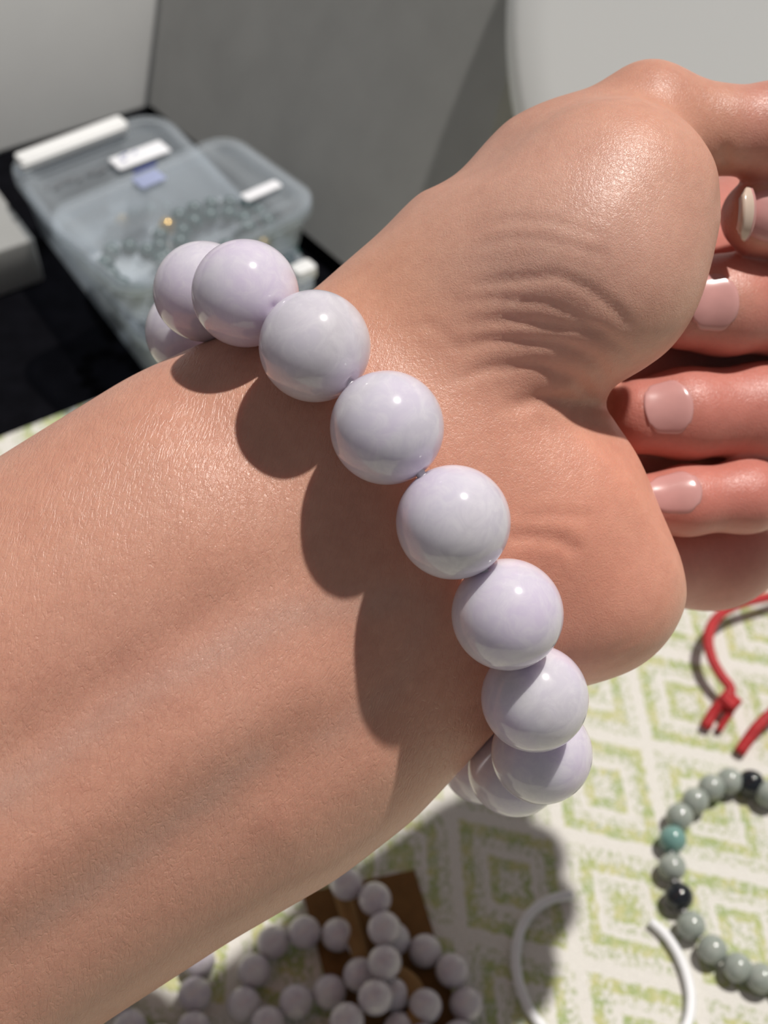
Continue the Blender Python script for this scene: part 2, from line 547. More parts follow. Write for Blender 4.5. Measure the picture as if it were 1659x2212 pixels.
strand('teal_bracelet', 'dark teal bead bracelet with gold beads in the larger clear box', 'bracelet', oval(cc1, B1x, B1y, .0120, .0090, r_teal, lz), [me_teal] * 5 + [me_gold], r_teal)
cc2 = G(560, 545, .004)
strand('teal_bracelet', 'dark green bead bracelet at the right end of the larger clear box', 'bracelet', oval(cc2, B1x, B1y, .0090, .0075, r_teal, lz), [me_teal] * 7 + [me_gold], r_teal)
cc3 = G(452, 560, .004)
strand('red_bracelet', 'small red bead bracelet inside the larger clear box', 'bracelet', oval(cc3, B1x, B1y, .0060, .0050, r_teal, lz), [me_rose] * 3 + [me_gold], r_teal)
M_bag = plastic('milky_film', (.75, .75, .74), .5, .25)
v, f = rbox(.022, .018, 0, .006, .004, .002)
bagp = mesh_obj('plastic_bag', v, f, M_bag)
gp = G(300, 610, .004)
bagp.location = (gp.x, gp.y, .0012); bagp.rotation_euler = (0, 0, .5)
tag(bagp, 'small milky plastic bag lying inside the larger clear box', 'bag')

# ------------------------------------------------------------------ lavender bead bracelets piled on the cloth
M_lav_small = bead_material('pale_lavender_stone', ((.50, .45, .52), (.60, .56, .60), (.66, .64, .64)), .16, .25, (.0008,) * 3, 500)
M_kraft = simple('kraft_card', (.17, .085, .030), .85, .15, .12, 500, .1)
M_kraft2 = simple('tan_leather', (.26, .145, .055), .7, .2, .1, 300)
RL = .00268
me_lav = sphere_mesh('bead', RL, 24, 14, M_lav_small, RL * .08)
card = poly_slab('kraft_card', [G(655, 1935), G(895, 1885), G(1000, 2230), G(760, 2330)], .0001, .0011, M_kraft)
tag(card, 'brown kraft card lying under the pile of lavender bracelets', 'card')
def px_strand(name, label, pix, z, closed=True, group='lavender bead bracelets in the pile'):
    pts = []
    for p in pix:
        zz = z if len(p) < 3 else p[2]
        pts.append(G(p[0], p[1], zz))
    # keep the beads just touching
    for it in range(60):
        for i in range(len(pts)):
            j = (i + 1) % len(pts)
            d = pts[j] - pts[i]; L = d.length
            want = 2 * RL * 1.01
            if i < len(pts) - 1 or L < want:
                c = d * (0.5 * (L - want) / L) * .6
                pts[i] = pts[i] + c; pts[j] = pts[j] - c
    return strand(name, label, 'bracelet', pts, me_lav, RL, group=group, closed=closed)
zb = RL + .0002; zt = RL + .0012
px_strand('lavender_bracelet', 'pale lavender bead bracelet on top of the pile, over the tan strip',
          [(744, 1868, .008), (756, 1900, .0085), (799, 1941, .009), (827, 2002, .0095), (829, 2080, .0095), (802, 2158, .009), (751, 2206, .0085), (700, 2262, .008), (630, 2290, .008), (570, 2250, .0085),
           (600, 2140, .0085), (640, 2060, .0085), (672, 1990, .0085), (700, 1922, .008)][:9], .009, False)
px_strand('lavender_bracelet', 'lavender bead bracelet at the right of the pile near the white cord',
          [(867, 2036, .0045), (913, 2056, zt), (969, 2097, zt), (1002, 2165, zb), (985, 2240, zb), (925, 2268, zb), (870, 2225, zt), (852, 2154, .0045)], zt)
px_strand('lavender_bracelet', 'lavender bead bracelet at the left of the pile on bare cloth',
          [(722, 2019, zt), (660, 2016, zt), (596, 2033, zb), (548, 2096, zb), (530, 2173, zb), (589, 2200, zt), (645, 2166, zt), (712, 2139, zt), (758, 2116, .0045)], zt)
px_strand('lavender_bracelet', 'lavender bead bracelet at the far left, in sunlight under the forearm',
          [(421, 2147, zb), (425, 2081, zb), (380, 2030, zb), (310, 2030, zb), (260, 2080, zb), (250, 2150, zb), (280, 2220, zb), (350, 2250, zb), (415, 2215, zb)], zb)
px_strand('lavender_bracelet', 'lavender bead bracelet in the middle of the pile beside the tan strip',
          [(917, 2180, .0052), (905, 2250, .0052), (850, 2290, .0052), (785, 2280, .0052)], zt, False)
strip = tube('leather_strip', [G(722, 1880, .004), G(748, 1960, .0048), G(772, 2040, .0052), G(797, 2108, .0055), G(850, 2100, .006), G(893, 2130, .006), G(900, 2185, .006), G(870, 2240, .005), G(800, 2290, .004)],
             .0014, M_kraft2, None, 10, .35)
tag(strip, 'curved tan leather strip among the piled lavender bracelets', 'strip')

# ------------------------------------------------------------------ green and black bead bracelet
M_jade = bead_material('pale_jade', ((.25, .28, .25), (.32, .35, .315), (.39, .41, .375)), .08, .2, (.0006,) * 3, 420)
M_jade_b = bead_material('teal_jade', ((.10, .24, .22), (.20, .34, .31)), .08, .2, (.0006,) * 3, 420)
M_onyx = bead_material('black_jade', ((.006, .007, .010), (.02, .023, .028)), .07, 0, (.0004,) * 3, 420)
RJ = .00236
jp = [(1659, 1715, 'g'), (1622, 1692, 'k'), (1576, 1687, 'g'), (1537, 1701, 'g'), (1502, 1730, 'g'), (1468, 1764, 'g'), (1453, 1813, 't'), (1452, 1873, 'g'), (1466, 1937, 'k'), (1493, 1999, 'g'), (1539, 2051, 'g'),
      (1593, 2090, 'g'), (1644, 2113, 'g'), (1702, 2124, 'g'), (1760, 2112, 'k'), (1812, 2080, 'g'), (1852, 2030, 'g'), (1874, 1972, 'g'), (1876, 1912, 'g'), (1862, 1856, 't'), (1836, 1806, 'g'), (1800, 1765, 'g'), (1756, 1737, 'k'), (1708, 1722, 'g')]
me_j = {'g': sphere_mesh('bead', RJ, 28, 16, M_jade, RJ * .1), 't': sphere_mesh('bead', RJ, 28, 16, M_jade_b, RJ * .1), 'k': sphere_mesh('bead', RJ * 1.02, 28, 16, M_onyx, RJ * .1)}
strand('jade_bracelet', 'pale green and black bead bracelet lying on the cloth at right', 'bracelet', [G(x, y, RJ + .0002) for x, y, _ in jp], [me_j[k] for _, _, k in jp], RJ)

# ------------------------------------------------------------------ white cord and red cords
M_cord = simple('white_cord', (.78, .78, .80), .4, .5, .03, 800)
wc = [(1235, 1933), (1190, 1943), (1150, 1968), (1124, 2010), (1114, 2060), (1118, 2112), (1136, 2165), (1172, 2218), (1240, 2275), (1330, 2300), (1420, 2280), (1478, 2225), (1492, 2165), (1484, 2110), (1464, 2060), (1436, 2018), (1406, 1990)]
cord = tube('white_string', [G(x, y, .0010) for x, y in wc], .00086, M_cord, None, 12, .9)
tag(cord, 'loose loop of white cord lying on the tablecloth', 'cord')
M_red = simple('red_cord', (.42, .018, .022), .55, .35, .25, 1400, .4)
def red_cord(name, label, pix, rad, knot=None):
    root = empty(name, G(*pix[0][:2], pix[0][2]), label, 'cord', 'red cords by the hand')
    pts = [G(x, y, z) - Vector(root.location) for x, y, z in pix]
    tube('cord', pts, rad, M_red, root, 10, .75)
    return root
rc1 = red_cord('red_string', 'red cord with a square knot lying beside the hand', [(1800, 1300, .002), (1720, 1280, .003), (1650, 1292, .004), (1590, 1308, .0045), (1548, 1335, .005), (1530, 1375, .0052), (1537, 1420, .005), (1557, 1458, .0045), (1578, 1488, .004), (1562, 1512, .0035), (1540, 1540, .0022), (1524, 1572, .0012)], .00105)
def knot(root, px, py, z, ang):
    c = G(px, py, z) - Vector(root.location)
    v, f = rbox(.0036, .0030, -.0013, .0013, .0008, .0006)
    o = mesh_obj('knot', v, f, M_red, root); o.location = c; o.rotation_euler = (.15, .2, ang)
    for s in (-.0011, 0, .0011):
        v, f = rbox(.0010, .0034, -.0015, .0015, .0004, .0004)
        w = mesh_obj('knot_wrap', v, f, M_red, o); w.location = (s, 0, 0)
knot(rc1, 1574, 1518, .003, .75)
tail = tube('cord_tail', [G(1582, 1530, .003) - Vector(rc1.location), G(1566, 1556, .0018) - Vector(rc1.location), G(1552, 1578, .001) - Vector(rc1.location)], .0007, M_red, rc1, 8, .8)
red_cord('red_string', 'short red cord end beside the black bead of the green bracelet', [(1800, 1470, .003), (1730, 1500, .0035), (1680, 1530, .004), (1640, 1566, .0032), (1614, 1600, .002), (1597, 1626, .0011)], .0011)

# ------------------------------------------------------------------ worn bracelet
M_lav = None
def lavender():
    m, nt, b = new_mat('lavender_jade')
    b.inputs['Roughness'].default_value = .13
    b.inputs['IOR'].default_value = 1.6
    b.inputs['Subsurface Weight'].default_value = .55
    b.inputs['Subsurface Radius'].default_value = (1.0, .85, 1.0)
    b.inputs['Subsurface Scale'].default_value = .0030
    tc = node(nt, 'ShaderNodeTexCoord')
    at = node(nt, 'ShaderNodeObjectInfo')
    sc = node(nt, 'ShaderNodeVectorMath', operation='SCALE'); sc.inputs['Scale'].default_value = 9.0
    nt.links.new(at.outputs['Location'], sc.inputs[0])
    ad = node(nt, 'ShaderNodeVectorMath', operation='ADD')
    nt.links.new(tc.outputs['Object'], ad.inputs[0]); nt.links.new(sc.outputs[0], ad.inputs[1])
    n1 = noise(nt, ad.outputs[0], 70, 3, .5, .8)
    n2 = noise(nt, ad.outputs[0], 520, 6, .68, 1.2)
    base = ramp(nt, n1.outputs['Fac'], ((.30, (.63, .595, .64)), (.48, (.66, .62, .71)), (.62, (.67, .59, .73)), (.75, (.63, .50, .70))))
    pale = ramp(nt, n2.outputs['Fac'], ((.42, (0, 0, 0)), (.66, (1, 1, 1))))
    cf = math_n(nt, 'MULTIPLY', pale.outputs[0], .42)
    col = mix_col(nt, cf, base.outputs[0], (.82, .79, .82))
    nt.links.new(col, b.inputs['Base Color'])
    return m
M_lav = lavender()
RB = 6.0
def chain():
    pix = [(425, 725), (440, 630), (530, 634), (680, 748), (836, 924), (979, 1128), (1096, 1327), (1155, 1508), (1170, 1627), (1112, 1662), (1046, 1642)]
    Zs = [0] * len(pix)
    Zs[5] = F * RB / 124
    def solve(i, j, sgn):
        a = P(*pix[i], Zs[i])
        z = Zs[i]
        best = None
        for dz in np.arange(0, 12.2, .05):
            q = P(*pix[j], z + sgn * dz)
            e = abs(np.linalg.norm(q - a) - 2 * RB * 1.004)
            if best is None or e < best[0]: best = (e, z + sgn * dz)
        Zs[j] = best[1]
    Zs[4] = Zs[5] + .6
    Zs[3] = 134.0
    solve(3, 2, 1); solve(2, 1, 1); solve(1, 0, 1); Zs[0] += 2.5
    solve(5, 6, 1); solve(6, 7, 1); solve(7, 8, 1); solve(8, 9, 1); solve(9, 10, 1)
    pts = [P(*p, z) for p, z in zip(pix, Zs)]
    # arc of hidden beads behind the wrist, from the last back to the first
    a, b = pts[-1], pts[0]
    n = 6
    mid = (a + b) / 2
    for sag in np.arange(6, 40, .25):
        c = [a + (b - a) * t + np.array([0, 0, 1.0]) * sag * math.sin(math.pi * t) for t in np.linspace(0, 1, 200)]
        L = sum(np.linalg.norm(c[i + 1] - c[i]) for i in range(199))
        if L >= (n + 1) * 2 * RB * 1.004: break
    acc = np.concatenate([[0], np.cumsum([np.linalg.norm(c[i + 1] - c[i]) for i in range(199)])])
    for k in range(1, n + 1):
        d = acc[-1] * k / (n + 1)
        pts.append(c[int(np.searchsorted(acc, d))])
    pts[-1] = pts[-1] + np.array([-3.0, 2.2, .5]); pts[0] = pts[0] + np.array([-.8, .6, .6])
    return pts
bead_pts = chain()
bw = [Vector(C2W(p)) for p in bead_pts]
me_bead = sphere_mesh('bead', RB * .001 * HS, 64, 40, M_lav, RB * .00004)
brace = strand('bead_bracelet', 'bracelet of large round lavender beads worn around the wrist', 'bracelet', bw, me_bead, RB * .001 * HS)

# ------------------------------------------------------------------ arm and hand: one continuous surface
VOX = 0.58
x0, y0, z0 = -138.0, -114.0, 116.0
nx, ny, nz = int(240 / VOX), int(180 / VOX), int(104 / VOX)
gx = (x0 + VOX * np.arange(nx)).astype(np.float32)
gy = (y0 + VOX * np.arange(ny)).astype(np.float32)
gz = (z0 + VOX * np.arange(nz)).astype(np.float32)
BIG = 30.0
def smin(a, b, k):
    h = np.clip(0.5 + 0.5 * (b - a) / k, 0, 1)
    return b + (a - b) * h - k * h * (1 - h)
def block(lo, hi):
    i0 = max(0, int((lo[0] - x0) / VOX)); i1 = min(nx, int((hi[0] - x0) / VOX) + 2)
    j0 = max(0, int((lo[1] - y0) / VOX)); j1 = min(ny, int((hi[1] - y0) / VOX) + 2)
    k0 = max(0, int((lo[2] - z0) / VOX)); k1 = min(nz, int((hi[2] - z0) / VOX) + 2)
    return (slice(i0, i1), slice(j0, j1), slice(k0, k1))
def add_cone(D, a, ra, b, rb, k):
    """round cone from a to b"""
    a = np.asarray(a, np.float32); b = np.asarray(b, np.float32)
    m = max(ra, rb) + k + 2
    s = block(np.minimum(a, b) - m, np.maximum(a, b) + m)
    X = gx[s[0]][:, None, None]; Y = gy[s[1]][None, :, None]; Z = gz[s[2]][None, None, :]
    ba = b - a; L2 = float(ba @ ba)
    t = np.clip(((X - a[0]) * ba[0] + (Y - a[1]) * ba[1] + (Z - a[2]) * ba[2]) / max(L2, 1e-6), 0, 1)
    d = np.sqrt((X - a[0] - t * ba[0]) ** 2 + (Y - a[1] - t * ba[1]) ** 2 + (Z - a[2] - t * ba[2]) ** 2) - (ra + (rb - ra) * t)
    D[s] = smin(D[s], d, k)
def chain_cones(D, nodes, k):
    """nodes: (px, py, Z, r_px)"""
    for (p, q) in zip(nodes[:-1], nodes[1:]):
        add_cone(D, P(p[0], p[1], p[2]), p[3] * p[2] / F, P(q[0], q[1], q[2]), q[3] * q[2] / F, k)

B = np.full((nx, ny, nz), BIG, np.float32)
# forearm and wrist: elliptical tube through the outline stations (upper px, lower px, depth, half thickness)
stations = [((-1500, 1965), (-790, 2975), 150, 28.5), ((-560, 1350), (50, 2350), 152, 25.0), ((-397, 1242), (232, 2203), 153, 24.5), ((-112, 1068), (520, 2018), 154, 23.8), ((119, 924), (742, 1894), 155, 22.8), ((292, 818), (904, 1770), 156, 21.6),
            ((412, 762), (1000, 1668), 157, 20.6), ((540, 704), (1085, 1570), 157, 19.6), ((715, 622), (1180, 1475), 157, 18.6), ((880, 532), (1290, 1380), 158, 17.0), ((1020, 440), (1380, 1300), 160, 14.5)]
e = np.array([.845, .535, 0.0]); e /= np.linalg.norm(e)
n2 = np.array([.535, -.845, .16]); n2 -= e * (n2 @ e); n2 /= np.linalg.norm(n2)
d3 = np.cross(e, n2); d3 *= np.sign(d3[2])
S_, C_, W_, T_ = [], [], [], []
for U, L, Zc, h in stations:
    u = P(*U, Zc); l = P(*L, Zc)
    c = (u + l) / 2
    S_.append(c @ e); C_.append(c); W_.append(np.linalg.norm(u - l) / 2); T_.append(h)
S_ = np.array(S_); C_ = np.array(C_); W_ = np.array(W_); T_ = np.array(T_)
fs = np.linspace(S_[0] - 2, S_[-1] + 2, 760)
def smooth_interp(vals):
    v = np.interp(fs, S_, vals)
    k = np.hanning(41); k /= k.sum()
    return np.convolve(np.pad(v, 20, mode='edge'), k, 'valid')
cxs, cys, czs = (smooth_interp(C_[:, i]) for i in range(3))
ws, ts = smooth_interp(W_), smooth_interp(T_)
XX = gx[:, None]; YY = gy[None, :]
ss = XX * e[0] + YY * e[1]                                   # e has no depth part
cx = np.interp(ss, fs, cxs).astype(np.float32); cy = np.interp(ss, fs, cys).astype(np.float32); cz = np.interp(ss, fs, czs).astype(np.float32)
w_ = np.interp(ss, fs, ws).astype(np.float32); t_ = np.interp(ss, fs, ts).astype(np.float32)
uu0 = ((XX - cx) * n2[0] + (YY - cy) * n2[1]).astype(np.float32)
vv0 = ((XX - cx) * d3[0] + (YY - cy) * d3[1]).astype(np.float32)
EXP = 2.15
for k in range(nz):
    dz = gz[k] - cz
    u = np.abs(uu0 + dz * n2[2]) / w_; v = np.abs(vv0 + dz * d3[2]) / t_
    q = (u ** EXP + v ** EXP) ** (1 / EXP)
    val = (q - 1) * (t_ * .55 + w_ * .45)
    end = ss - (S_[-1] - 4)
    val = np.maximum(val, end)
    B[:, :, k] = np.minimum(B[:, :, k], val)
# thumb side of the palm
KB = 9.0
chain_cones(B, [(930, 700, 156, 165), (1090, 640, 152, 200), (1245, 555, 149, 206), (1330, 440, 149, 218)], KB)
chain_cones(B, [(1250, 570, 147, 208), (1285, 595, 147, 190), (1170, 700, 149, 160)], 5.0)
chain_cones(B, [(1040, 560, 158, 160), (1200, 400, 158, 143), (1400, 252, 157, 105)], 6.0)
# little finger side
chain_cones(B, [(1050, 1200, 160, 210), (1185, 1105, 156, 180), (1282, 1270, 157, 160)], KB)
chain_cones(B, [(1185, 1105, 156, 175), (1200, 1025, 158, 95)], 5.0)
chain_cones(B, [(1282, 1270, 157, 162), (1215, 1300, 160, 150)], 5.0)
# back of the hand: four metacarpals
for (mx_, my_, mz_, r_) in ((1700, 470, 202, 140), (1740, 690, 205, 140), (1740, 900, 203, 135), (1700, 1090, 198, 128)):
    chain_cones(B, [(980, 1000 + (my_ - 800) * .25, 172, 180), (1400, 820 + (my_ - 800) * .62, 188, 150), (mx_, my_, mz_, r_)], 7.0)
chain_cones(B, [(1290, 1220, 174, 115), (1540, 1180, 188, 122), (1700, 1115, 198, 125)], 5.0)

def finger(nodes, k=2.0):
    Fd = np.full(B.shape, BIG, np.float32)
    chain_cones(Fd, nodes, k)
    return Fd
fingers = {
    'thumb': [(1405, 256, 157, 106), (1530, 280, 158, 90), (1680, 286, 160, 102), (1800, 320, 168, 104), (1860, 400, 176, 92), (1880, 450, 178, 74)],
    'index': [(1640, 468, 163, 83), (1735, 474, 166, 90), (1800, 480, 182, 98), (1810, 485, 200, 104), (1760, 470, 208, 112), (1700, 470, 204, 126)],
    'middle': [(1478, 664, 166, 92), (1560, 660, 168, 104), (1690, 655, 172, 108), (1830, 655, 188, 108), (1800, 690, 208, 112), (1740, 690, 206, 128)],
    'ring': [(1385, 900, 168, 82), (1480, 893, 169, 95), (1640, 888, 172, 100), (1800, 880, 188, 104), (1790, 900, 206, 110), (1740, 900, 204, 124)],
    'little': [(1392, 1086, 167, 62), (1480, 1082, 168, 72), (1610, 1072, 170, 76), (1740, 1055, 184, 88), (1740, 1080, 200, 96), (1700, 1100, 196, 114)],
}
for name, nodes in fingers.items():
    Fd = finger(nodes)
    if name == 'thumb':
        B = smin(B, Fd, 3.5)
    else:
        B = smin(B, Fd, .8)
    del Fd
# close the cut end of the forearm outside the picture
end = -(ss - (S_[0] + 3))
B = np.maximum(B, end[:, :, None])
for ax in range(3):                                           # always closed at the grid border
    sl = [slice(None)] * 3
    sl[ax] = 0; B[tuple(sl)] = 5
    sl[ax] = -1; B[tuple(sl)] = 5

def surface_nets(D):
    ins = D < 0
    c = np.zeros((nx - 1, ny - 1, nz - 1), np.uint8)
    for di in (0, 1):
        for dj in (0, 1):
            for dk in (0, 1):
                c += ins[di:nx - 1 + di, dj:ny - 1 + dj, dk:nz - 1 + dk]
    act = (c > 0) & (c < 8)
    idx = np.argwhere(act)
    vid = np.full(act.shape, -1, np.int64)
    vid[act] = np.arange(len(idx))
    acc = np.zeros((len(idx), 3)); cnt = np.zeros(len(idx))
    corners = [(i, j, k) for i in (0, 1) for j in (0, 1) for k in (0, 1)]
    vals = {q: D[idx[:, 0] + q[0], idx[:, 1] + q[1], idx[:, 2] + q[2]].astype(float) for q in corners}
    for q in corners:
        for ax in range(3):
            if q[ax] == 0:
                r = list(q); r[ax] = 1; r = tuple(r)
                a, b = vals[q], vals[r]
                m = (a < 0) != (b < 0)
                t = np.where(m, a / np.where(m, a - b, 1), 0)
                for ax2 in range(3):
                    acc[:, ax2] += m * (q[ax2] + (t if ax2 == ax else 0))
                cnt += m
    V = (idx + acc / cnt[:, None]) * VOX + np.array([x0, y0, z0])
    faces = []
    # an edge crossing -> quad of the four cells around it
    for ax in range(3):
        o1, o2 = [a for a in range(3) if a != ax]
        lo = [slice(None)] * 3; hi = [slice(None)] * 3
        lo[ax] = slice(0, -1); hi[ax] = slice(1, None)
        a = ins[tuple(lo)]; b = ins[tuple(hi)]
        cr = np.argwhere(a != b)
        ok = (cr[:, o1] > 0) & (cr[:, o2] > 0) & (cr[:, o1] < D.shape[o1] - 1) & (cr[:, o2] < D.shape[o2] - 1)
        cr = cr[ok]
        sgn = a[tuple(cr.T)]
        def g(s1, s2):
            q = cr.copy(); q[:, o1] += s1; q[:, o2] += s2
            return vid[q[:, 0], q[:, 1], q[:, 2]]
        f = np.stack([g(-1, -1), g(0, -1), g(0, 0), g(-1, 0)], 1)
        flip = sgn if ax != 1 else ~sgn
        f[~flip] = f[~flip][:, ::-1]
        faces.append(f)
    return V, np.concatenate(faces)
V, Fq = surface_nets(B)
del B
nV = len(V)
E_ = np.concatenate([Fq[:, [0, 1]], Fq[:, [1, 2]], Fq[:, [2, 3]], Fq[:, [3, 0]]])
def smooth_verts(V, it, lam=.5):
    deg = np.bincount(E_.ravel(), minlength=nV).astype(float)
    for _ in range(it):
        s = np.zeros_like(V)
        for c in range(3):
            s[:, c] = np.bincount(E_[:, 0], V[E_[:, 1], c], nV) + np.bincount(E_[:, 1], V[E_[:, 0], c], nV)
        V = V + lam * (s / deg[:, None] - V)
    return V
V = smooth_verts(V, 6)
def normals(V):
    a = V[Fq[:, 2]] - V[Fq[:, 0]]; b = V[Fq[:, 3]] - V[Fq[:, 1]]
    fn = np.cross(a, b)
    N = np.zeros_like(V)
    for k in range(4):
        for c in range(3):
            N[:, c] += np.bincount(Fq[:, k], fn[:, c], nV)
    return N / np.maximum(np.linalg.norm(N, axis=1, keepdims=True), 1e-9)
N = normals(V)
# orientation check: normals must point out of the tube
cen = V.mean(0)
if np.mean(np.sum((V - cen) * N, 1)) < 0:
    Fq = Fq[:, ::-1].copy(); N = -N

# folds and tendons, cut into or raised from the skin
def seg_dist(px, py, line):
    d = np.full(len(px), 1e9)
    pos = np.zeros(len(px))
    L = np.array(line, float)
    for i in range(len(L) - 1):
        a, b = L[i], L[i + 1]
        ab = b - a
        t = np.clip(((px - a[0]) * ab[0] + (py - a[1]) * ab[1]) / (ab @ ab), 0, 1)
        q = np.hypot(px - a[0] - t * ab[0], py - a[1] - t * ab[1])
        m = q < d
        d[m] = q[m]; pos[m] = (i + t[m]) / (len(L) - 1)
    return d, pos
ppx = V[:, 0] / V[:, 2] * F + 829.5
ppy = -V[:, 1] / V[:, 2] * F + 1106
front = np.clip((-N[:, 2] - .05) / .25, 0, 1) * (V[:, 2] < 166)
folds = [  # points, width px, depth mm
    ([(1040, 492), (1100, 474), (1184, 477), (1241, 494), (1309, 514)], 9, .22),
    ([(1010, 535), (1100, 514), (1184, 518), (1275, 541), (1336, 565)], 9, .22),
    ([(990, 620), (1100, 605), (1201, 595), (1268, 622), (1336, 673), (1370, 715)], 11, .42),
    ([(960, 655), (1070, 645), (1180, 655), (1250, 685), (1310, 735)], 9, .28),
    ([(980, 700), (1100, 690), (1200, 705), (1295, 716), (1352, 757), (1370, 790)], 11, .40),
    ([(930, 760), (1060, 735), (1200, 741), (1247, 754), (1289, 782), (1320, 830)], 11, .42),
    ([(950, 830), (1060, 795), (1160, 790), (1241, 820), (1282, 864), (1330, 880)], 12, .45),
    ([(1075, 885), (1160, 862), (1240, 872), (1300, 878), (1345, 882)], 15, .8),
    ([(1085, 1162), (1150, 1158), (1215, 1170), (1260, 1200)], 14, .55),
    ([(1105, 1120), (1200, 1112), (1300, 1118)], 12, .25),
    ([(1562, 300), (1570, 360), (1562, 420), (1552, 470)], 12, .5),
    ([(1300, 1420), (1370, 1380), (1420, 1320)], 8, .12),
    ([(1290, 1450), (1380, 1405), (1440, 1330)], 7, .12),
    ([(900, 690), (960, 720), (1000, 770)], 10, .2),
]
disp = np.zeros(nV)
for line, wpx, dep in folds:
    d, pos = seg_dist(ppx, ppy, line)
    fade = np.clip(np.minimum(pos, 1 - pos) * 6, 0, 1)
    disp -= front * fade * dep * .41 * (np.exp(-(d / wpx) ** 2) - .28 * np.exp(-((d - 2.2 * wpx) / (1.3 * wpx)) ** 2))
ridges = [  # tendons of the forearm: points, width px, height mm
    ([(-300, 2080), (0, 1905), (300, 1690), (640, 1480), (820, 1380)], 85, .85),
    ([(-300, 1860), (0, 1640), (300, 1440), (560, 1270), (700, 1180)], 70, -.75),
    ([(-200, 2230), (120, 2010), (420, 1800), (700, 1600), (860, 1500)], 80, -.60),
    ([(-200, 1480), (100, 1300), (400, 1140), (620, 1030)], 110, .35),
    ([(620, 1780), (780, 1680), (900, 1600)], 70, .35),
    ([(430, 900), (600, 960), (700, 1080)], 70, -.3),
]
for line, wpx, hgt in ridges:
    d, pos = seg_dist(ppx, ppy, line)
    fade = np.clip((1 - pos) * 3, 0, 1)
    disp += np.clip((-N[:, 2]) / .3, 0, 1) * fade * hgt * np.exp(-(d / wpx) ** 2)
V = V + N * disp[:, None]
N = normals(V)

# skin tint of each region: flesh colour, with light painted in at the thumb base
def region(cx, cy, rx, ry, zmin=0, zmax=999):
    q = ((ppx - cx) / rx) ** 2 + ((ppy - cy) / ry) ** 2
    return np.exp(-q) * ((V[:, 2] >= zmin) & (V[:, 2] <= zmax))
base = np.array([.640, .320, .228])
tint = np.tile(base, (nV, 1))
def blend(w, col):
    global tint
    w = np.clip(w, 0, 1)[:, None]
    tint = tint * (1 - w) + np.array(col) * w
blend(.8 * region(1250, 520, 330, 300), (.74, .44, .345))  # thumb base lightened to stand in for more light falling on it
blend(.75 * region(1330, 1150, 260, 330), (.86, .365, .255))
blend(.5 * region(1120, 1000, 200, 130), (.66, .305, .21))
blend(.7 * region(1460, 230, 160, 130), (.68, .33, .23))
blend(.55 * region(820, 640, 180, 200), (.66, .345, .225))
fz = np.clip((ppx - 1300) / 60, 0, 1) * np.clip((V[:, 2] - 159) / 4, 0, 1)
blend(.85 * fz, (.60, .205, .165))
blend(.75 * np.clip((ppx - 1570) / 60, 0, 1) * (ppy < 400), (.62, .27, .21))
blend(.40 * region(420, 1420, 330, 150), (.64, .315, .235))
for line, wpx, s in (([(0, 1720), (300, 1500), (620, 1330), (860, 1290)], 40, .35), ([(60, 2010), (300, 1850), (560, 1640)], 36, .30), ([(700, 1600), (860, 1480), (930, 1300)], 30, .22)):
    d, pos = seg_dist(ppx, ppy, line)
    blend(s * np.exp(-(d / wpx) ** 2) * (V[:, 2] < 160), (.50, .33, .275))

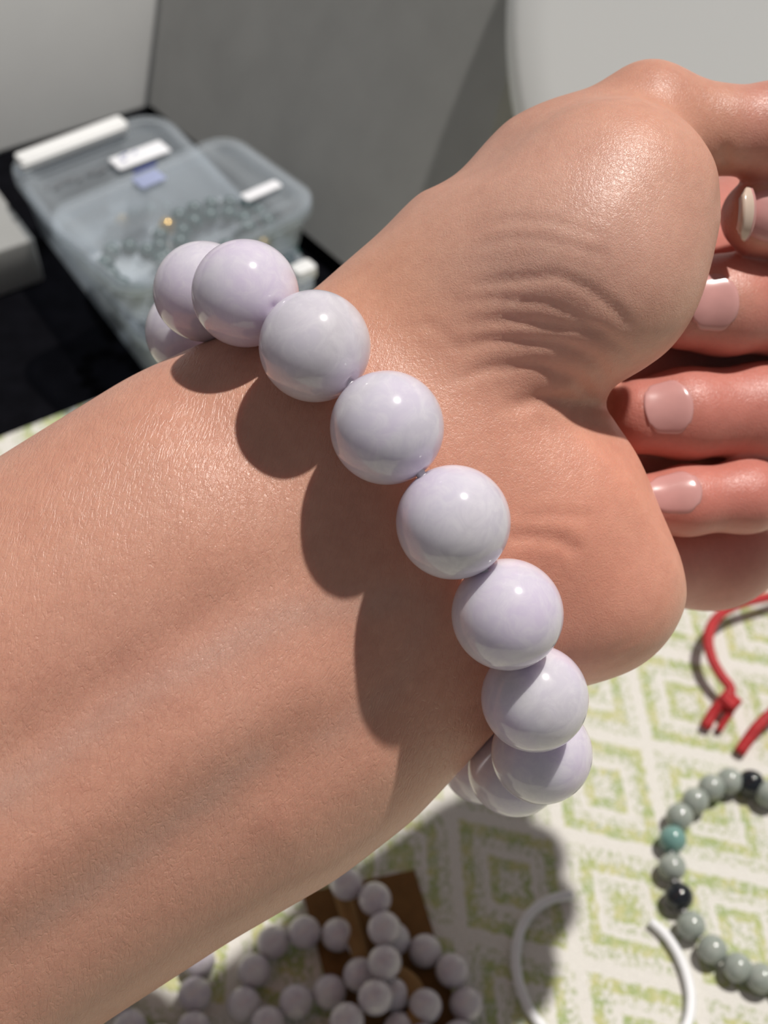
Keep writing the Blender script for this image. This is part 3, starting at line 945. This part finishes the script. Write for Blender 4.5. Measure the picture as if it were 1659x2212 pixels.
def skin_material():
    m, nt, b = new_mat('skin')
    b.inputs['Roughness'].default_value = .38
    b.inputs['Specular IOR Level'].default_value = .5
    b.inputs['Subsurface Weight'].default_value = .32
    b.inputs['Subsurface Radius'].default_value = (1.0, .32, .18)
    b.inputs['Subsurface Scale'].default_value = .0022
    at = node(nt, 'ShaderNodeAttribute'); at.attribute_name = 'flesh'
    tc = node(nt, 'ShaderNodeTexCoord')
    n1 = noise(nt, tc.outputs['Object'], 90, 4, .6)
    r1 = ramp(nt, n1.outputs['Fac'], ((.3, (.90, .86, .86)), (.5, (1, 1, 1)), (.7, (1.0, 1.04, 1.06))))
    col = mix_col(nt, 1.0, at.outputs['Color'], r1.outputs[0], 'MULTIPLY')
    n3 = noise(nt, tc.outputs['Object'], 900, 3, .6)
    r3 = ramp(nt, n3.outputs['Fac'], ((.3, (.95, .93, .93)), (.7, (1.03, 1.04, 1.04))))
    col = mix_col(nt, 1.0, col, r3.outputs[0], 'MULTIPLY')
    nt.links.new(col, b.inputs['Base Color'])
    # fine lines across the arm: squeeze coordinates along the ring direction
    nw = cam_vec((-.28, -.95, -.15)).normalized(); ew = cam_vec((.96, -.28, 0)).normalized(); ew = (ew - nw * ew.dot(nw)).normalized(); dw = ew.cross(nw)
    comb = node(nt, 'ShaderNodeCombineXYZ')
    for i, (vec, s) in enumerate(((ew, 1.0), (nw, .26), (dw, .26))):
        dt = node(nt, 'ShaderNodeVectorMath', operation='DOT_PRODUCT')
        nt.links.new(tc.outputs['Object'], dt.inputs[0]); dt.inputs[1].default_value = vec * s
        nt.links.new(dt.outputs['Value'], comb.inputs[i])
    def grooves(vec, scale, dist, wid):
        n_ = noise(nt, vec, scale, 2, .5, dist)
        a_ = math_n(nt, 'ABSOLUTE', math_n(nt, 'SUBTRACT', n_.outputs['Fac'], .5))
        return math_n(nt, 'MULTIPLY', a_, 1 / wid, True)
    g1 = grooves(comb.outputs[0], 2600, .5, .09)
    g2 = grooves(tc.outputs['Object'], 2300, .8, .09)
    g3 = grooves(tc.outputs['Object'], 3300, .4, .12)
    palm = node(nt, 'ShaderNodeAttribute'); palm.attribute_name = 'palm'
    ip = math_n(nt, 'SUBTRACT', 1.0, palm.outputs['Fac'])
    hgt = math_n(nt, 'ADD', math_n(nt, 'MULTIPLY', math_n(nt, 'MULTIPLY', g1, .9), math_n(nt, 'ADD', ip, .25)), math_n(nt, 'MULTIPLY', math_n(nt, 'MULTIPLY', g2, .5), palm.outputs['Fac']))
    hgt = math_n(nt, 'ADD', hgt, math_n(nt, 'MULTIPLY', g3, .35))
    bp = node(nt, 'ShaderNodeBump'); bp.inputs['Strength'].default_value = .42; bp.inputs['Distance'].default_value = .00006
    nt.links.new(hgt, bp.inputs['Height']); nt.links.new(bp.outputs[0], b.inputs['Normal'])
    return m
M_skin = skin_material()
base_w = Vector(C2W(P(120, 1560, 160)))
person = empty('person', base_w, 'bare left forearm and loosely curled hand, palm towards the viewer', 'person')
Wv = C2W(V) - np.array(base_w)
me = bpy.data.meshes.new('arm')
me.vertices.add(nV); me.vertices.foreach_set('co', Wv.astype(np.float32).ravel())
nF = len(Fq)
me.loops.add(nF * 4); me.loops.foreach_set('vertex_index', Fq[:, ::-1].astype(np.int32).ravel())   # depth axis is mirrored in world
me.polygons.add(nF)
me.polygons.foreach_set('loop_start', np.arange(0, nF * 4, 4, dtype=np.int32))
me.polygons.foreach_set('use_smooth', np.ones(nF, bool))
me.update(calc_edges=True)
me.validate()
ca = me.attributes.new('flesh', 'FLOAT_COLOR', 'POINT')
ca.data.foreach_set('color', np.concatenate([tint, np.ones((nV, 1))], 1).astype(np.float32).ravel())
pa = me.attributes.new('palm', 'FLOAT', 'POINT')
ssv = V[:, 0] * e[0] + V[:, 1] * e[1]
pa.data.foreach_set('value', np.clip((ssv - (S_[7] + 4)) / 10, 0, 1).astype(np.float32))
me.materials.append(M_skin)
arm = bpy.data.objects.new('arm', me)
link(arm, person)

# fingernails
M_nail = simple('nail', (.62, .32, .30), .22, .5, .05, 500)
M_tip = simple('nail_edge', (.66, .52, .42), .2, .6, .05, 500)
def nail(finger_name, seg, t, up_deg, half_deg, length, edge=False):
    """lies on the back of a finger, at fraction t of its segment seg (node 0 is the tip)"""
    n0, n1 = fingers[finger_name][seg], fingers[finger_name][seg + 1]
    p0, p1 = P(*n0[:3]), P(*n1[:3])
    r0, r1 = n0[3] * n0[2] / F, n1[3] * n1[2] / F
    c = p0 + (p1 - p0) * t; r = r0 + (r1 - r0) * t
    a = (p0 - p1) / np.linalg.norm(p0 - p1)
    toward = -c / np.linalg.norm(c)
    nrm = toward - a * (toward @ a); nrm /= np.linalg.norm(nrm)
    side = np.cross(a, nrm)
    if side[1] < 0: side = -side
    up = math.radians(up_deg)
    nrm, side = nrm * math.cos(up) + side * math.sin(up), side * math.cos(up) - nrm * math.sin(up)
    nu, nv = 22, 22
    verts, faces = [], []
    top = []
    for layer, off in ((0, .16), (1, -.9)):
        for i in range(nu + 1):
            s = -1 + 2 * i / nu                              # -1 cuticle .. 1 free edge
            wdt = max(.45, (1 - abs(s) ** (9 if edge and s > 0 else 4.5))) ** .45
            for j in range(nv + 1):
                t = -1 + 2 * j / nv
                th = math.radians(half_deg) * t * wdt
                rr = r + off - .12 * t * t - .10 * s * s - (r1 - r0) / np.linalg.norm(p1 - p0) * (length / 2 * s)
                verts.append(c + a * (length / 2 * (s * (1 - (.10 if edge and s > 0 else .22) * t * t))) + (nrm * math.cos(th) + side * math.sin(th)) * rr)
    m1 = (nu + 1) * (nv + 1)
    for i in range(nu):
        for j in range(nv):
            q = i * (nv + 1) + j
            faces.append((q, q + 1, q + nv + 2, q + nv + 1))
            faces.append((m1 + q, m1 + q + nv + 1, m1 + q + nv + 2, m1 + q + 1))
    bd = [i * (nv + 1) for i in range(nu + 1)] + [nu * (nv + 1) + j for j in range(1, nv + 1)] + [i * (nv + 1) + nv for i in range(nu - 1, -1, -1)] + [j for j in range(nv - 1, 0, -1)]
    for i in range(len(bd)):
        p, q = bd[i], bd[(i + 1) % len(bd)]
        faces.append((p, q, m1 + q, m1 + p))
    VW = C2W(np.array(verts)) - np.array(base_w)
    for q in range(m1):                                     # settle the plate on the finger
        s_ = -1 + 2 * (q // (nv + 1)) / nu
        axp = C2W(c + a * (length / 2 * s_)) - np.array(base_w)
        out = Vector(VW[q] - axp); out -= Vector(C2W(a) - C2W(np.zeros(3))).normalized() * out.dot(Vector(C2W(a) - C2W(np.zeros(3))).normalized()); out.normalize()
        hit, loc, nn, ii = arm.ray_cast(Vector(VW[q]) + out * .0012, -out, distance=.003)
        if hit:
            tt = abs(-1 + 2 * (q % (nv + 1)) / nv)
            lift = .00012 - .00016 * max(0, tt - .8) / .2 - .00010 * max(0, -s_ - .8) / .2
            VW[q] = np.array(loc + out * lift)
            VW[m1 + q] = np.array(loc - out * .0006)
    W = VW
    o = mesh_obj('fingernail', W, faces, M_nail, person)
    if edge:
        o.data.materials.append(M_tip)
        for i, p in enumerate(o.data.polygons):
            s = ((p.vertices[0] % m1) // (nv + 1)) / nu
            if s > .80: p.material_index = 1
    return o
nail('index', 0, -.32, 4, 48, 8.0, True)
nail('middle', 0, .12, 5, 40, 6.4)
nail('ring', 0, .28, 12, 42, 6.2)
nail('little', 0, .46, 18, 42, 7.0)
